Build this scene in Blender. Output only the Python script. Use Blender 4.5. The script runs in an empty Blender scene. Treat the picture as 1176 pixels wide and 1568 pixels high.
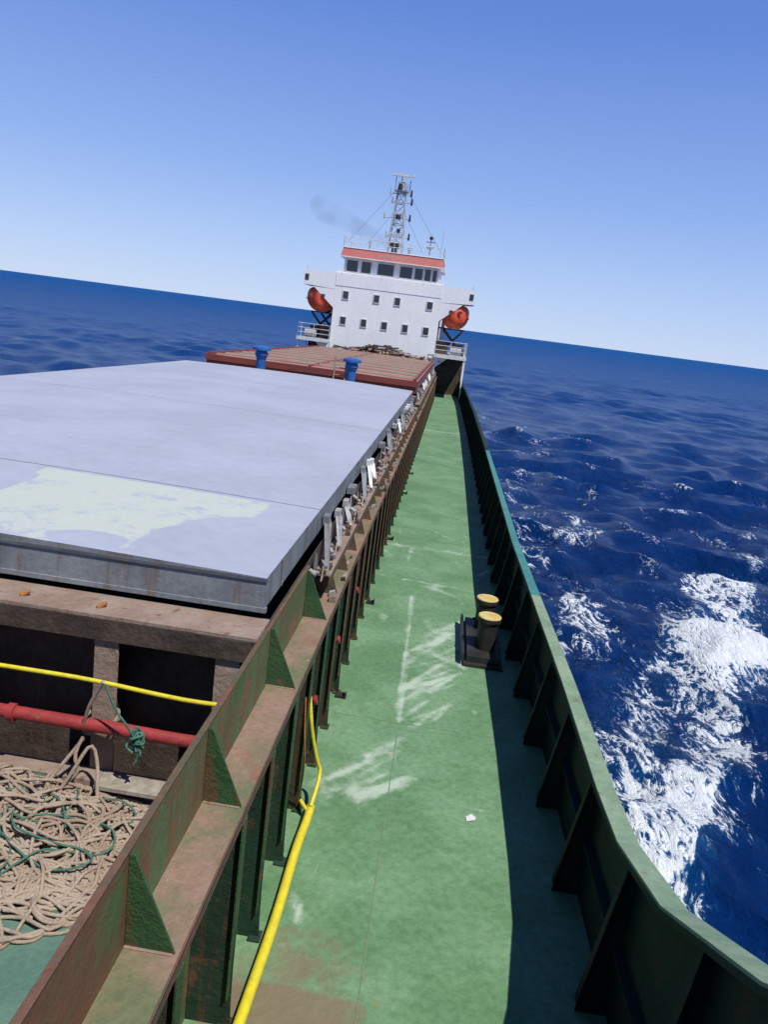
import bpy, bmesh, math, random
import numpy as np
from mathutils import Vector, Matrix
random.seed(7); np.random.seed(7)
S=bpy.context.scene
S.view_settings.view_transform='Standard'; S.view_settings.look='None'; S.view_settings.exposure=0
CX=-5.6   # ship centreline

# ------------------------------------------------------------ materials
def mat(name,c1,c2=None,rust=0.0,rustcol=(0.16,0.06,0.03),rough=0.6,sc=1.5,bump=0.25,bsc=40,metal=0,spots=0.0,spotcol=(0.5,0.5,0.45),attr=None,attr2=None,spec=0.4,drip=0.0,dripcol=(0.12,0.05,0.025),grime=0.25,chips=0.0,chipcol=(.42,.45,.36)):
    m=bpy.data.materials.new(name); m.use_nodes=True
    nt=m.node_tree; N=nt.nodes; L=nt.links; N.clear()
    out=N.new('ShaderNodeOutputMaterial'); b=N.new('ShaderNodeBsdfPrincipled')
    L.new(b.outputs[0],out.inputs[0])
    tc=N.new('ShaderNodeTexCoord'); mp=N.new('ShaderNodeMapping'); L.new(tc.outputs['Object'],mp.inputs[0])
    mps=N.new('ShaderNodeMapping'); L.new(tc.outputs['Object'],mps.inputs[0]); mps.inputs['Scale'].default_value=(1,1,0.1)
    def noise(s,d=5,r=0.6,src=mp,dist=0.0):
        n=N.new('ShaderNodeTexNoise'); n.inputs['Scale'].default_value=s; n.inputs['Detail'].default_value=d
        n.inputs['Roughness'].default_value=r; n.inputs['Distortion'].default_value=dist
        L.new(src.outputs[0],n.inputs['Vector']); return n.outputs[0]
    def ramp(src,a,bb):
        r=N.new('ShaderNodeMapRange'); r.inputs[1].default_value=a; r.inputs[2].default_value=bb
        r.interpolation_type='SMOOTHSTEP'; L.new(src,r.inputs[0]); return r.outputs[0]
    def mix(f,a,bb,mode='MIX'):
        x=N.new('ShaderNodeMix'); x.data_type='RGBA'; x.blend_type=mode
        if isinstance(f,float): x.inputs[0].default_value=f
        else: L.new(f,x.inputs[0])
        for i,v in ((6,a),(7,bb)):
            if isinstance(v,tuple): x.inputs[i].default_value=(*v,1)
            else: L.new(v,x.inputs[i])
        return x.outputs[2]
    def mul(a,k):
        f2=N.new('ShaderNodeMath'); f2.operation='MULTIPLY'; L.new(a,f2.inputs[0]); f2.inputs[1].default_value=k; return f2.outputs[0]
    if c2 is None: c2=tuple(v*0.75 for v in c1)
    col=mix(ramp(noise(sc,6,0.65),0.35,0.65),c1,c2)
    fine=noise(bsc*0.5,4,0.7)
    g=1-grime
    col=mix(ramp(fine,0.25,0.8),col,mix(1.0,col,(g,g,g),'MULTIPLY'))
    if spots>0:
        f=ramp(noise(sc*9,3,0.7),0.80-0.2*spots,0.85-0.2*spots); col=mix(f,col,spotcol)
    if drip>0:
        f=ramp(noise(5.0,6,0.7,src=mps),0.68-.22*drip,0.80-.22*drip); col=mix(mul(f,.75),col,dripcol)
    if rust>0:
        th=0.72-0.32*rust
        f=ramp(noise(sc*2.1,9,0.72,dist=0.3),th,th+0.09)
        rc=mix(noise(bsc*0.4,4),rustcol,tuple(min(1,v*2.1) for v in rustcol))
        col=mix(f,col,rc)
    if chips>0:
        f=ramp(noise(22,3,0.6),0.80-0.12*chips,0.86-0.12*chips); col=mix(mul(f,.5),col,chipcol)
        f=ramp(noise(31,3,0.6,dist=.5),0.80-0.12*chips,0.86-0.12*chips); col=mix(mul(f,.6),col,(.09,.07,.04))
    for at_ in (attr,attr2):
        if not at_: continue
        a=N.new('ShaderNodeAttribute'); a.attribute_name=at_[0]
        mm=N.new('ShaderNodeMath'); mm.operation='ADD'; L.new(a.outputs['Fac'],mm.inputs[0]); L.new(noise(at_[2],8,0.75),mm.inputs[1])
        col=mix(mul(ramp(mm.outputs[0],at_[3],at_[4]),at_[5]),col,at_[1])
    L.new(col,b.inputs['Base Color'])
    b.inputs['Roughness'].default_value=rough; b.inputs['Metallic'].default_value=metal
    b.inputs['Specular IOR Level'].default_value=spec
    if bump>0:
        bp=N.new('ShaderNodeBump'); bp.inputs['Strength'].default_value=bump; bp.inputs['Distance'].default_value=0.02
        h=N.new('ShaderNodeMath'); h.operation='MULTIPLY_ADD'; L.new(noise(2.2,3,0.5),h.inputs[0]); h.inputs[1].default_value=3.0; L.new(fine,h.inputs[2])
        L.new(h.outputs[0],bp.inputs['Height']); L.new(bp.outputs[0],b.inputs['Normal'])
    return m

M={}
M['green']=mat('green_paint',(0.06,0.135,0.045),(0.10,0.17,0.065),rust=0.42,rustcol=(0.12,0.05,0.028),rough=0.55,sc=1.4,drip=.6,spots=.3,spotcol=(.2,.24,.14))
M['plate']=mat('weathered_green_plate',(0.075,0.155,0.05),(0.12,0.175,0.075),rust=0.6,rustcol=(0.14,0.06,0.032),rough=0.65,sc=.9,drip=1.0,dripcol=(.16,.075,.04),spots=.3,spotcol=(.25,.25,.17),bump=.45,
   attr=('rusty',(0.16,0.07,0.045),3,.95,1.3,.85))
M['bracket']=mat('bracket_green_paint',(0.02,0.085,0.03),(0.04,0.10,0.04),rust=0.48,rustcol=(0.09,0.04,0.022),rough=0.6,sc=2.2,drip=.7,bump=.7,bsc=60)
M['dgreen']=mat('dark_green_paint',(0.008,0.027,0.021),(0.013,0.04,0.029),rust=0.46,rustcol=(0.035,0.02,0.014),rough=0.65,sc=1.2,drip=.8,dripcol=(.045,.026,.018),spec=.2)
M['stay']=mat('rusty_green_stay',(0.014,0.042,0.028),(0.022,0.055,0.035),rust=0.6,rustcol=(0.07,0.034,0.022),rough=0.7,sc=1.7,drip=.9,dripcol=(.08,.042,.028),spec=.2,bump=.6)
M['shelf']=mat('rusty_shelf_paint',(0.30,0.185,0.14),(0.14,0.16,0.08),rust=0.55,rustcol=(0.16,0.075,0.05),rough=0.8,sc=1.3,bump=0.5,spots=0.5,spotcol=(.38,.33,.27),chips=.6)
M['rust']=mat('rusty_steel',(0.27,0.185,0.14),(0.34,0.26,0.21),rust=0.5,rustcol=(0.11,0.05,0.03),rough=0.85,sc=2.5,bump=0.7,spots=.4,spotcol=(.45,.39,.33))
M['edge']=mat('rusty_edge',(0.17,0.08,0.055),(0.10,0.09,0.05),rust=0.5,rustcol=(0.09,0.035,0.02),rough=0.85,sc=2.5,bump=0.7)
M['drust']=mat('dark_rusty_steel',(0.05,0.034,0.026),(0.09,0.065,0.05),rust=0.4,rustcol=(.05,.027,.017),rough=0.85,sc=3,bump=0.7,drip=.6,dripcol=(.13,.07,.045))
M['rail_pale']=mat('pale_green_rail',(0.27,0.35,0.22),(0.18,0.28,0.17),rust=0.42,rustcol=(.13,.09,.05),rough=0.6,sc=2.2,spots=.4,spotcol=(.42,.45,.36),chips=.6)
M['rail_teal']=mat('teal_rail',(0.05,0.20,0.19),(0.08,0.26,0.21),rust=0.3,rustcol=(.05,.06,.04),rough=0.55,sc=2)
M['deck']=mat('deck_green_paint',(0.115,0.24,0.11),(0.18,0.325,0.175),rust=0.32,rustcol=(0.13,0.15,0.07),rough=0.7,sc=0.8,bump=0.5,bsc=26,spots=0.38,spotcol=(0.25,0.33,0.21),grime=.34,chips=.7,
   attr=('stain',(0.52,0.59,0.51),4.5,0.76,1.25,0.68),attr2=('rust_shade',(0.20,0.13,0.085),2.5,0.86,1.25,0.8))
M['weld']=mat('weld_seam_paint',(0.14,0.24,0.13),(0.2,0.26,0.16),rust=.5,rough=.7,sc=3)
M['teal_deck']=mat('teal_deck_paint',(0.09,0.19,0.145),(0.14,0.23,0.18),rust=0.48,rustcol=(.13,.10,.06),rough=0.65,sc=1.5,bump=0.4,spots=.3,spotcol=(.25,.31,.25),chips=.4)
M['cover']=mat('grey_hatch_paint',(0.385,0.405,0.485),(0.34,0.36,0.435),rust=0.2,rustcol=(0.20,0.205,0.225),rough=0.75,sc=0.4,bump=0.16,bsc=12,spec=.12,grime=.09,spots=.15,spotcol=(.50,.50,.52),
   attr=('patch',(0.47,0.51,0.44),1.6,1.0,1.12,0.85))
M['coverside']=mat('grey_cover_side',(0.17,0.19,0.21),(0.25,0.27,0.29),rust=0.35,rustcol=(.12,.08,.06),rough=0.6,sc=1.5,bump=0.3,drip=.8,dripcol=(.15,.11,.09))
M['seam']=mat('seam_rubber',(0.12,0.125,0.15),rough=0.8)
M['redcover']=mat('red_hatch_paint',(0.40,0.175,0.15),(0.43,0.24,0.20),rust=0.35,rustcol=(0.2,0.07,0.05),rough=0.75,sc=0.5,spots=.3)
M['redside']=mat('red_side_paint',(0.24,0.055,0.04),(0.18,0.05,0.04),rust=0.25,rustcol=(.1,.04,.03),rough=0.6,sc=1)
M['rib']=mat('pale_rib_paint',(0.36,0.42,0.31),(0.40,0.34,0.28),rust=0.22,rustcol=(.18,.1,.07),rough=0.75,sc=1.5)
M['white']=mat('white_paint',(0.86,0.86,0.86),(0.80,0.81,0.82),rust=0.12,rustcol=(0.4,0.27,0.2),rough=0.5,sc=0.7,bump=0.0,bsc=6,drip=.40,dripcol=(.50,.40,.33),grime=.08)
M['whiteplain']=mat('white_fitting_paint',(0.75,0.76,0.77),(.6,.6,.6),rust=.2,rough=0.5,sc=4)
M['mast']=mat('mast_grey_white_paint',(0.55,0.57,0.60),(0.35,0.36,0.38),rust=.2,rough=0.5,sc=2)
M['salmon']=mat('salmon_red_paint',(0.62,0.20,0.17),(0.56,0.17,0.14),rust=0.1,rough=0.5)
M['glass']=mat('dark_window_glass',(0.015,0.02,0.03),rough=0.1,bump=0.0,spec=0.8)
M['orange']=mat('orange_grp',(0.85,0.12,0.045),(0.75,0.09,0.035),rough=0.4,bump=0.1)
M['black']=mat('black_paint',(0.018,0.02,0.02),(0.04,0.036,0.03),rust=0.3,rustcol=(.06,.035,.02),rough=0.5,sc=5)
M['yellow']=mat('yellow_rubber',(0.78,0.66,0.03),(0.70,0.58,0.04),rust=.2,rustcol=(.3,.2,.06),rough=0.5,sc=6,bump=0.2)
M['yellowtop']=mat('yellow_bollard_paint',(0.66,0.57,0.26),(0.62,0.42,0.10),rust=0.45,rustcol=(0.4,0.16,0.04),rough=0.6,sc=6)
M['blue']=mat('blue_paint',(0.02,0.11,0.36),(0.03,0.14,0.42),rust=0.2,rough=0.45,sc=4)
M['redpipe']=mat('red_pipe_paint',(0.38,0.045,0.045),(0.28,0.035,0.035),rust=0.42,rough=0.6,sc=5)
M['rope']=mat('mooring_rope_fibre',(0.52,0.42,0.33),(0.38,0.28,0.21),rough=0.9,sc=3,bump=0.8,bsc=160)
M['rope2']=mat('green_rope_fibre',(0.06,0.20,0.15),(0.1,0.24,0.18),rough=0.9,sc=6,bump=0.8,bsc=160)
M['rope3']=mat('orange_rope_fibre',(0.5,0.2,0.06),rough=0.9,sc=6,bump=0.8,bsc=160)
M['steelgrey']=mat('galvanised_steel',(0.42,0.42,0.44),(0.28,0.27,0.28),rust=0.4,rustcol=(0.22,0.11,0.08),rough=0.6,sc=8)
M['pink']=mat('faded_pink_primer',(0.42,0.22,0.18),(0.5,0.4,0.35),rust=0.3,rough=0.7,sc=8)
M['hull']=mat('hull_paint',(0.02,0.07,0.05),(0.03,0.09,0.06),rust=0.3,rough=0.5,sc=0.6)
M['wood']=mat('weathered_plank',(0.40,0.36,0.30),(0.28,0.25,0.2),rough=0.85,sc=5)

# ------------------------------------------------------------ mesh builder
class MB:
    def __init__(s): s.v=[];s.f=[];s.m=[];s.mats=[];s.sm=[]
    def mi(s,k):
        if k not in s.mats: s.mats.append(k)
        return s.mats.index(k)
    def add(s,vs,fs,k,smooth=False):
        o=len(s.v); s.v+= [tuple(v) for v in vs]; i=s.mi(k)
        for f in fs: s.f.append([a+o for a in f]); s.m.append(i); s.sm.append(smooth)
    def box(s,x0,x1,y0,y1,z0,z1,k):
        if x0>x1:x0,x1=x1,x0
        if y0>y1:y0,y1=y1,y0
        s.add([(x0,y0,z0),(x1,y0,z0),(x1,y1,z0),(x0,y1,z0),(x0,y0,z1),(x1,y0,z1),(x1,y1,z1),(x0,y1,z1)],
          [(0,3,2,1),(4,5,6,7),(0,1,5,4),(1,2,6,5),(2,3,7,6),(3,0,4,7)],k)
    def prism(s,poly,off,k):
        n=len(poly); off=Vector(off)
        vs=[Vector(p) for p in poly]; vs+=[p+off for p in vs]
        fs=[tuple(range(n)),tuple(range(2*n-1,n-1,-1))]
        for i in range(n): j=(i+1)%n; fs.append((i,i+n,j+n,j))
        s.add(vs,fs,k)
    def cyl(s,p0,p1,r0,r1,k,seg=10,cap=True):
        p0=Vector(p0);p1=Vector(p1);d=(p1-p0).normalized()
        a=d.orthogonal().normalized();b=d.cross(a); vs=[]
        for p,r in((p0,r0),(p1,r1)):
            for i in range(seg):
                t=2*math.pi*i/seg; vs.append(p+(a*math.cos(t)+b*math.sin(t))*r)
        fs=[(i,(i+1)%seg,seg+(i+1)%seg,seg+i) for i in range(seg)]
        s.add(vs,fs,k,True)
        if cap: s.add(vs,[tuple(range(seg-1,-1,-1)),tuple(range(seg,2*seg))],k)
    def rod(s,p0,p1,r,k,seg=6): s.cyl(p0,p1,r,r,k,seg,False)
    def build(s,name,bevel=0.0,parent=None):
        me=bpy.data.meshes.new(name); me.from_pydata(s.v,[],s.f)
        for k in s.mats: me.materials.append(M[k])
        me.polygons.foreach_set('material_index',s.m); me.polygons.foreach_set('use_smooth',s.sm)
        bm=bmesh.new(); bm.from_mesh(me); bmesh.ops.recalc_face_normals(bm,faces=bm.faces); bm.to_mesh(me); bm.free()
        me.update(); o=bpy.data.objects.new(name,me); S.collection.objects.link(o)
        if bevel>0:
            md=o.modifiers.new('bevel','BEVEL'); md.width=bevel; md.segments=2; md.limit_method='ANGLE'
        if parent: o.parent=parent
        return o
def smooth_curve(name,splines,r,k,res=3,parent=None):
    cu=bpy.data.curves.new(name,'CURVE'); cu.dimensions='3D'; cu.bevel_depth=r; cu.bevel_resolution=res; cu.use_fill_caps=True
    for pts in splines:
        sp=cu.splines.new('NURBS'); sp.points.add(len(pts)-1); sp.use_endpoint_u=True; sp.order_u=3; sp.resolution_u=3
        for i,p in enumerate(pts): sp.points[i].co=(p[0],p[1],p[2],1)
    cu.materials.append(M[k]); o=bpy.data.objects.new(name,cu); S.collection.objects.link(o)
    if parent:o.parent=parent
    return o

# ------------------------------------------------------------ ship lines
HY=[-17,-15.5,-12,-8,-4,0,3,8,14,28,40,55,70,80,86]
HB=[0.05,1.5,4.0,5.7,6.9,7.40,7.50,7.45,7.31,7.28,7.2,7.0,6.65,6.0,5.0]
def hb(y): return float(np.interp(y,HY,HB))
def top(y): return float(np.interp(y,[-17,0,1.2,3.0,4.2,5.2,6.0,60,70,86],[4.6,4.2,3.5,2.20,1.58,1.30,1.25,1.25,1.6,2.0]))
ys=list(np.arange(-17,2,0.5))+list(np.arange(2,8,0.2))+list(np.arange(8,86.01,1.0))
for side,nm in ((1,'ship_bulwark'),(-1,'ship_bulwark')):
    b=MB()
    for a,c in zip(ys[:-1],ys[1:]):
        xa=CX+side*hb(a); xc=CX+side*hb(c); ta=top(a); tc_=top(c); t=0.014*side
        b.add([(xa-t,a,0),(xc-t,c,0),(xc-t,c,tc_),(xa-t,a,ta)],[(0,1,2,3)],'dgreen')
        wa=float(np.interp(a,[3,9,14],[.145,.115,.10]))*side; wc=float(np.interp(c,[3,9,14],[.145,.115,.10]))*side; e=0.03*side
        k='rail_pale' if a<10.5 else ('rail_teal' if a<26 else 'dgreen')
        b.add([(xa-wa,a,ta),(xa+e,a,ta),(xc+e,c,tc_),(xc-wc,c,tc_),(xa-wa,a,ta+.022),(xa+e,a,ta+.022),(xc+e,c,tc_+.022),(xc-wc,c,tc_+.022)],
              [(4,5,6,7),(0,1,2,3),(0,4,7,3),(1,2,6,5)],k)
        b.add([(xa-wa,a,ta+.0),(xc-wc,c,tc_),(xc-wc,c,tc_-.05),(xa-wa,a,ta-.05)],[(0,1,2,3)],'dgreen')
        if a>=2:
            z=0.62
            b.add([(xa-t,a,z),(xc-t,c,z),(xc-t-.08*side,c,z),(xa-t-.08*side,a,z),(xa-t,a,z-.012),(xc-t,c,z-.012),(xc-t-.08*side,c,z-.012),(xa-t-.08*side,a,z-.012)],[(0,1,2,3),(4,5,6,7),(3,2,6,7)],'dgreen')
    y=2.35
    while y<82:
        x=CX+side*hb(y)-0.016*side; tp=top(y)-.03
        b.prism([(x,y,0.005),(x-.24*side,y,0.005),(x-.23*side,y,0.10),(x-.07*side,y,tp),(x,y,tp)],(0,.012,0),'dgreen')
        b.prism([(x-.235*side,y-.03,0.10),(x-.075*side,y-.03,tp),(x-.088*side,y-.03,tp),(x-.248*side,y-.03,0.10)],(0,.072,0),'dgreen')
        y+=1.3
    b.build(nm)
b=MB()
for side in (1,-1):
    for a,c in zip(ys[:-1],ys[1:]):
        xa=CX+side*hb(a); xc=CX+side*hb(c)
        ka=hb(a)*float(np.interp(a,[-17,2],[.7,1])); kc=hb(c)*float(np.interp(c,[-17,2],[.7,1]))
        b.add([(CX+side*ka,a,-6),(CX+side*kc,c,-6),(xc,c,top(c)),(xa,a,top(a))],[(0,1,2,3)],'hull')
h=hb(86); b.add([(CX-h,86,-6),(CX+h,86,-6),(CX+h,86,top(86)),(CX-h,86,top(86))],[(0,1,2,3)],'hull')
fy=[-17]+list(np.arange(-16,1.01,0.5))
for a,c in zip(fy[:-1],fy[1:]):
    b.add([(CX-hb(a),a,3.05),(CX+hb(a),a,3.05),(CX+hb(c),c,3.05),(CX-hb(c),c,3.05)],[(0,1,2,3)],'green')
b.add([(CX-hb(1),1,0),(CX+hb(1),1,0),(CX+hb(1),1,3.05),(CX-hb(1),1,3.05)],[(0,1,2,3)],'green')
b.build('ship_hull')
xs=list(np.linspace(-13.2,-1.4,12))+list(np.arange(-1.2,1.98,0.05))
yr=list(np.arange(1.0,2,0.5))+list(np.arange(2,20,0.07))+list(np.arange(20,60,0.4))+list(np.arange(60,86.1,1.0))
vs=[];st=[];ru=[]
def seg(px,py,ax,ay,bx,by):
    dx,dy=bx-ax,by-ay; t=max(0,min(1,((px-ax)*dx+(py-ay)*dy)/(dx*dx+dy*dy))); return math.hypot(px-ax-t*dx,py-ay-t*dy),t
rf=random.Random(21)
scr=[]
for i in range(70):
    x_=rf.uniform(-.8,1.4); y_=rf.uniform(4,19); a_=rf.gauss(1.57,.5); l=rf.uniform(.2,1.2); scr.append((x_,y_,x_+l*math.cos(a_),y_+l*math.sin(a_),rf.uniform(.025,.06),rf.uniform(.12,.28)))
for i in range(34):   # hosing / salt streaks
    x_=rf.uniform(-.05,.5); y_=rf.uniform(8.8,12.4); a_=rf.uniform(.7,1.25); l=rf.uniform(.4,1.2); scr.append((x_,y_,x_+l*math.cos(a_),y_+l*math.sin(a_),rf.uniform(.02,.06),rf.uniform(.10,.26)))
for i in range(16):
    x_=rf.uniform(-.85,-.15); y_=rf.uniform(6.9,8.2); a_=rf.uniform(.5,1.0); l=rf.uniform(.3,.9); scr.append((x_,y_,x_+l*math.cos(a_),y_+l*math.sin(a_),rf.uniform(.02,.07),rf.uniform(.12,.28)))
for y in yr:
    near=[q for q in scr if q[1]-1.4<y<q[1]+1.4]
    for x in xs:
        xx=max(CX-hb(y),min(CX+hb(y),x)); vs.append((xx,y,0))
        s=0.0
        if y<20 and x>-1.3:
            d,t=seg(x,y,-.09,13.8,-.01,8.9); s+=0.42*math.exp(-(d/.04)**2)
            d,t=seg(x,y,-.01,8.7,.25,8.95); s+=0.25*math.exp(-(d/.05)**2)
            d,t=seg(x,y,-.05,8.3,-.75,7.1); s+=0.33*math.exp(-(d/.35)**2)
            d,t=seg(x,y,.15,9.4,.75,12.6); s+=0.30*math.exp(-(d/.5)**2)
            d,t=seg(x,y,-.85,14.8,1.2,14.6); s+=0.24*math.exp(-(d/.06)**2)
            d,t=seg(x,y,-.6,12.6,.5,15.0); s+=0.20*math.exp(-(d/.4)**2)
            for q in near:
                d,t=seg(x,y,*q[:4]); s+=q[5]*math.exp(-(d/q[4])**2)
            d,t=seg(x,y,.84,10.9,.84,12.8); s+=.4*math.exp(-(d/.07)**2)
        for yy in (17.2,21,27,33,40): s+=.28*math.exp(-((y-yy)/.12)**2)
        s+= .24*max(0,min(1,(y-10)/9))
        st.append(s)
        r=0.55*math.exp(-((x+.45)/.5)**4)*(1-1/(1+math.exp(-(y-5.35)/.06)))+0.25*(1 if y<4.7 else 0)
        r+=0.40*math.exp(-((x-CX-hb(y)+.1)/.2)**2)+.35*math.exp(-((x+1.0)/.15)**2)  # first term: bulwark shade put into the deck colour along its foot
        if y<12: r+=.18*math.exp(-((x-.02)/.05)**2)
        ru.append(r)
nx=len(xs); fs=[(j*nx+i,j*nx+i+1,(j+1)*nx+i+1,(j+1)*nx+i) for j in range(len(yr)-1) for i in range(nx-1)]
me=bpy.data.meshes.new('main_deck'); me.from_pydata(vs,[],fs); me.materials.append(M['deck'])
a=me.attributes.new('stain','FLOAT','POINT'); a.data.foreach_set('value',st)
a=me.attributes.new('rust_shade','FLOAT','POINT'); a.data.foreach_set('value',ru)
o=bpy.data.objects.new('main_deck',me); S.collection.objects.link(o)
b=MB()
b.box(-.005,.005,2,8.6,.001,.004,'weld')
for y in (8.9,18,30): b.box(-.85,CX+hb(y)-.02,y-.005,y+.005,.001,.004,'weld')
b.build('deck_weld_seam')

# ------------------------------------------------------------ coaming side
PX=-1.177; SO=-0.888; SZ=1.72; CT=2.27
root=bpy.data.objects.new('hatch_coaming',None); S.collection.objects.link(root)
ny=60; nz=18; vs=[];at_=[]
for j in range(ny+1):
    y=1.25+(7.72-1.25)*j/ny
    for i in range(nz+1):
        z=CT*i/nz; vs.append((PX,y,z)); at_.append(.75*max(0,min(1,(3.9-y)/1.4))+.35*math.exp(-((z-CT)/.06)**2)+.3*math.exp(-((z-SZ)/.06)**2))
fs=[(j*(nz+1)+i,(j+1)*(nz+1)+i,(j+1)*(nz+1)+i+1,j*(nz+1)+i+1) for j in range(ny) for i in range(nz)]
me=bpy.data.meshes.new('high_plate'); me.from_pydata(vs,[],fs); me.materials.append(M['plate'])
a=me.attributes.new('rusty','FLOAT','POINT'); a.data.foreach_set('value',at_)
o=bpy.data.objects.new('high_plate',me); S.collection.objects.link(o); o.parent=root
b=MB()
b.box(PX-.016,PX-.003,1.25,7.72,0.0,CT-.001,'green')
b.box(PX-.026,PX+.014,1.25,7.72,CT,CT+.012,'edge')
b.prism([(PX+.001,7.72,1.72),(PX+.001,7.72,CT),(PX+.001,8.15,2.0),(PX+.001,8.15,1.72)],(-.015,0,0),'green')
b.box(PX+.001,SO,1.25,60.5,SZ-.014,SZ,'shelf')
b.box(SO-.012,SO,1.25,60.5,SZ-.08,SZ+.003,'edge')
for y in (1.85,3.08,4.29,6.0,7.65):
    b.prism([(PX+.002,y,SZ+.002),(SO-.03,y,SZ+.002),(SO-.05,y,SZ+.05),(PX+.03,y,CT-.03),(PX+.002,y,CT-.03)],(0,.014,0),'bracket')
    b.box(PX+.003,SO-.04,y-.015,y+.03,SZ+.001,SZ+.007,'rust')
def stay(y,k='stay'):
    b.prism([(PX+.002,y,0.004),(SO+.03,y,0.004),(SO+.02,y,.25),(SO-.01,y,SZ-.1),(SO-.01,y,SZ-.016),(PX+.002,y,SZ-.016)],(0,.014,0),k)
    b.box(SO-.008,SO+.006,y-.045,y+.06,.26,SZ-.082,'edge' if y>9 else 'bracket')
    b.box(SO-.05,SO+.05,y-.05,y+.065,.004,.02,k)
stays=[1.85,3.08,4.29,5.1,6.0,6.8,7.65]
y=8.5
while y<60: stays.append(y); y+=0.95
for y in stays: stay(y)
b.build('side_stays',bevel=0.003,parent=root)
b=MB()
def coam(y0,y1):
    b.box(PX-.03,PX-.018,y0+.3,y1-.3,0,2.3,'drust')
    b.box(-10.05,-10.03,y0+.3,y1-.3,0,2.3,'drust')
    for yy,sg in ((y0,1),(y1,-1)):
        b.box(-10.05,PX-.032,yy+sg*.42,yy+sg*.436,0,2.28,'drust')
        b.box(-10.2,PX-.018,yy,yy+sg*.44,2.285,2.32,'rust')
        b.box(-10.2,PX-.018,yy-.001*sg,yy+sg*.02,2.10,2.284,'drust')
        for x in (-1.42,-2.42,-3.9,-5.3,-6.7,-8.1,-9.5):
            b.box(x-.10,x+.10,yy+sg*.03,yy+sg*.05,0.0,2.098,'rust')
            b.box(x-.012,x+.012,yy+sg*.052,yy+sg*.418,0.0,2.28,'drust')
coam(5.56,29.5); coam(31.1,60.0)
b.box(PX-.012,-1.0,8.2,29.6,2.02,2.045,'rust'); b.box(-1.012,-1.0,8.2,29.6,1.93,2.018,'edge')
b.box(PX-.012,-1.0,31,60.2,2.02,2.045,'rust'); b.box(-1.012,-1.0,31,60.2,1.93,2.018,'edge')
b.box(PX-.012,PX+.002,8.16,60.3,1.725,2.018,'stay')
for y in np.arange(8.5,60,.95): b.prism([(PX+.003,y,SZ+.002),(SO-.04,y,SZ+.002),(-1.02,y,2.01),(PX+.003,y,2.01)],(0,.012,0),'edge')
b.build('end_plates_and_rails',bevel=0.004,parent=root)

# ------------------------------------------------------------ hatch covers
def cover(name,y0,y1,z0,z1,kt,ks,seams,patch=None,crown=0.06):
    root=bpy.data.objects.new(name,None); S.collection.objects.link(root)
    X0,X1=-10.0,-1.25
    nx=60; ny=int((y1-y0)/.1)
    vs=[];pa=[]
    for j in range(ny+1):
        y=y0+(y1-y0)*j/ny
        for i in range(nx+1):
            x=X0+(X1-X0)*i/nx; t=(x-X0)/(X1-X0)*2-1
            vs.append((x,y,z1+crown*(1-t*t))); pa.append(patch(x,y) if patch else 0)
    fs=[(j*(nx+1)+i,j*(nx+1)+i+1,(j+1)*(nx+1)+i+1,(j+1)*(nx+1)+i) for j in range(ny) for i in range(nx)]
    me=bpy.data.meshes.new('top_plate'); me.from_pydata(vs,[],fs); me.materials.append(M[kt])
    a=me.attributes.new('patch','FLOAT','POINT'); a.data.foreach_set('value',pa)
    o=bpy.data.objects.new('top_plate',me); S.collection.objects.link(o); o.parent=root
    b=MB(); n=16
    for yy in (y0,y1):
        for i in range(n):
            xa=X0+(X1-X0)*i/n; xb=X0+(X1-X0)*(i+1)/n
            za=z1+crown*(1-((i/n)*2-1)**2); zb=z1+crown*(1-(((i+1)/n)*2-1)**2)
            b.add([(xa,yy,z0),(xb,yy,z0),(xb,yy,zb),(xa,yy,za)],[(0,1,2,3)],ks)
    for xx in (X0,X1): b.add([(xx,y0,z0),(xx,y1,z0),(xx,y1,z1),(xx,y0,z1)],[(0,1,2,3)],ks)
    b.box(X0-.02,X1+.02,y0-.02,y0+.03,z0-.02,z0+.02,ks)
    b.box(X0-.0,X1+.012,y0-.014,y0-.002,z1-.03,z1-.002,'seam')
    for y in seams:
        for i in range(n):
            xa=X0+(X1-X0)*i/n; xb=X0+(X1-X0)*(i+1)/n
            za=z1+crown*(1-((i/n)*2-1)**2)+.003; zb=z1+crown*(1-(((i+1)/n)*2-1)**2)+.003
            b.add([(xa,y-.006,za),(xb,y-.006,zb),(xb,y+.006,zb),(xa,y+.006,za)],[(0,1,2,3)],'seam')
    b.build('skirt',parent=root)
    return root
def sst(a,b_,x): t=max(0,min(1,(x-a)/(b_-a))); return t*t*(3-2*t)
def patch(x,y):
    s=.62*(1-sst(8.5,8.62,y))*(1-sst(-1.8,-1.65,x))
    e=math.hypot((x+1.5)/.95,(y-6.6)/1.2); s-=.62*(1-sst(.85,1.1,e))
    e=math.hypot((x+4.75)/.42,(y-7.6)/.75); s-=.55*(1-sst(.8,1.1,e))
    e=math.hypot((x+2.9)/.3,(y-6.2)/.25); s-=.4*(1-sst(.8,1.1,e))
    if x<-4.55 and y>8.2: s-=.5
    return s
c1=cover('hatch_cover',5.98,29.1,2.40,2.68,'cover','coverside',[8.6,16.3,22.9],patch)
b=MB()
for x in (-4.3,-6.6): b.box(x-.006,x+.006,5.955,5.978,2.43,2.66,'coverside')
for x in (-3.97,-7.0):
    b.box(x-.09,x-.06,5.86,5.975,2.40,2.50,'coverside'); b.box(x+.0,x+.03,5.86,5.975,2.40,2.50,'coverside'); b.cyl((x-.11,5.89,2.46),(x+.05,5.89,2.46),.025,.025,'coverside')
for y in np.arange(6.6,29,1.9): b.box(-1.249,-1.235,y,y+.02,2.41,2.66,'coverside')
b.build('front_lugs',bevel=.004,parent=c1)
c2=cover('hatch_cover',31.6,59.6,2.42,2.86,'redcover','redside',[])
b=MB()
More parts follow.
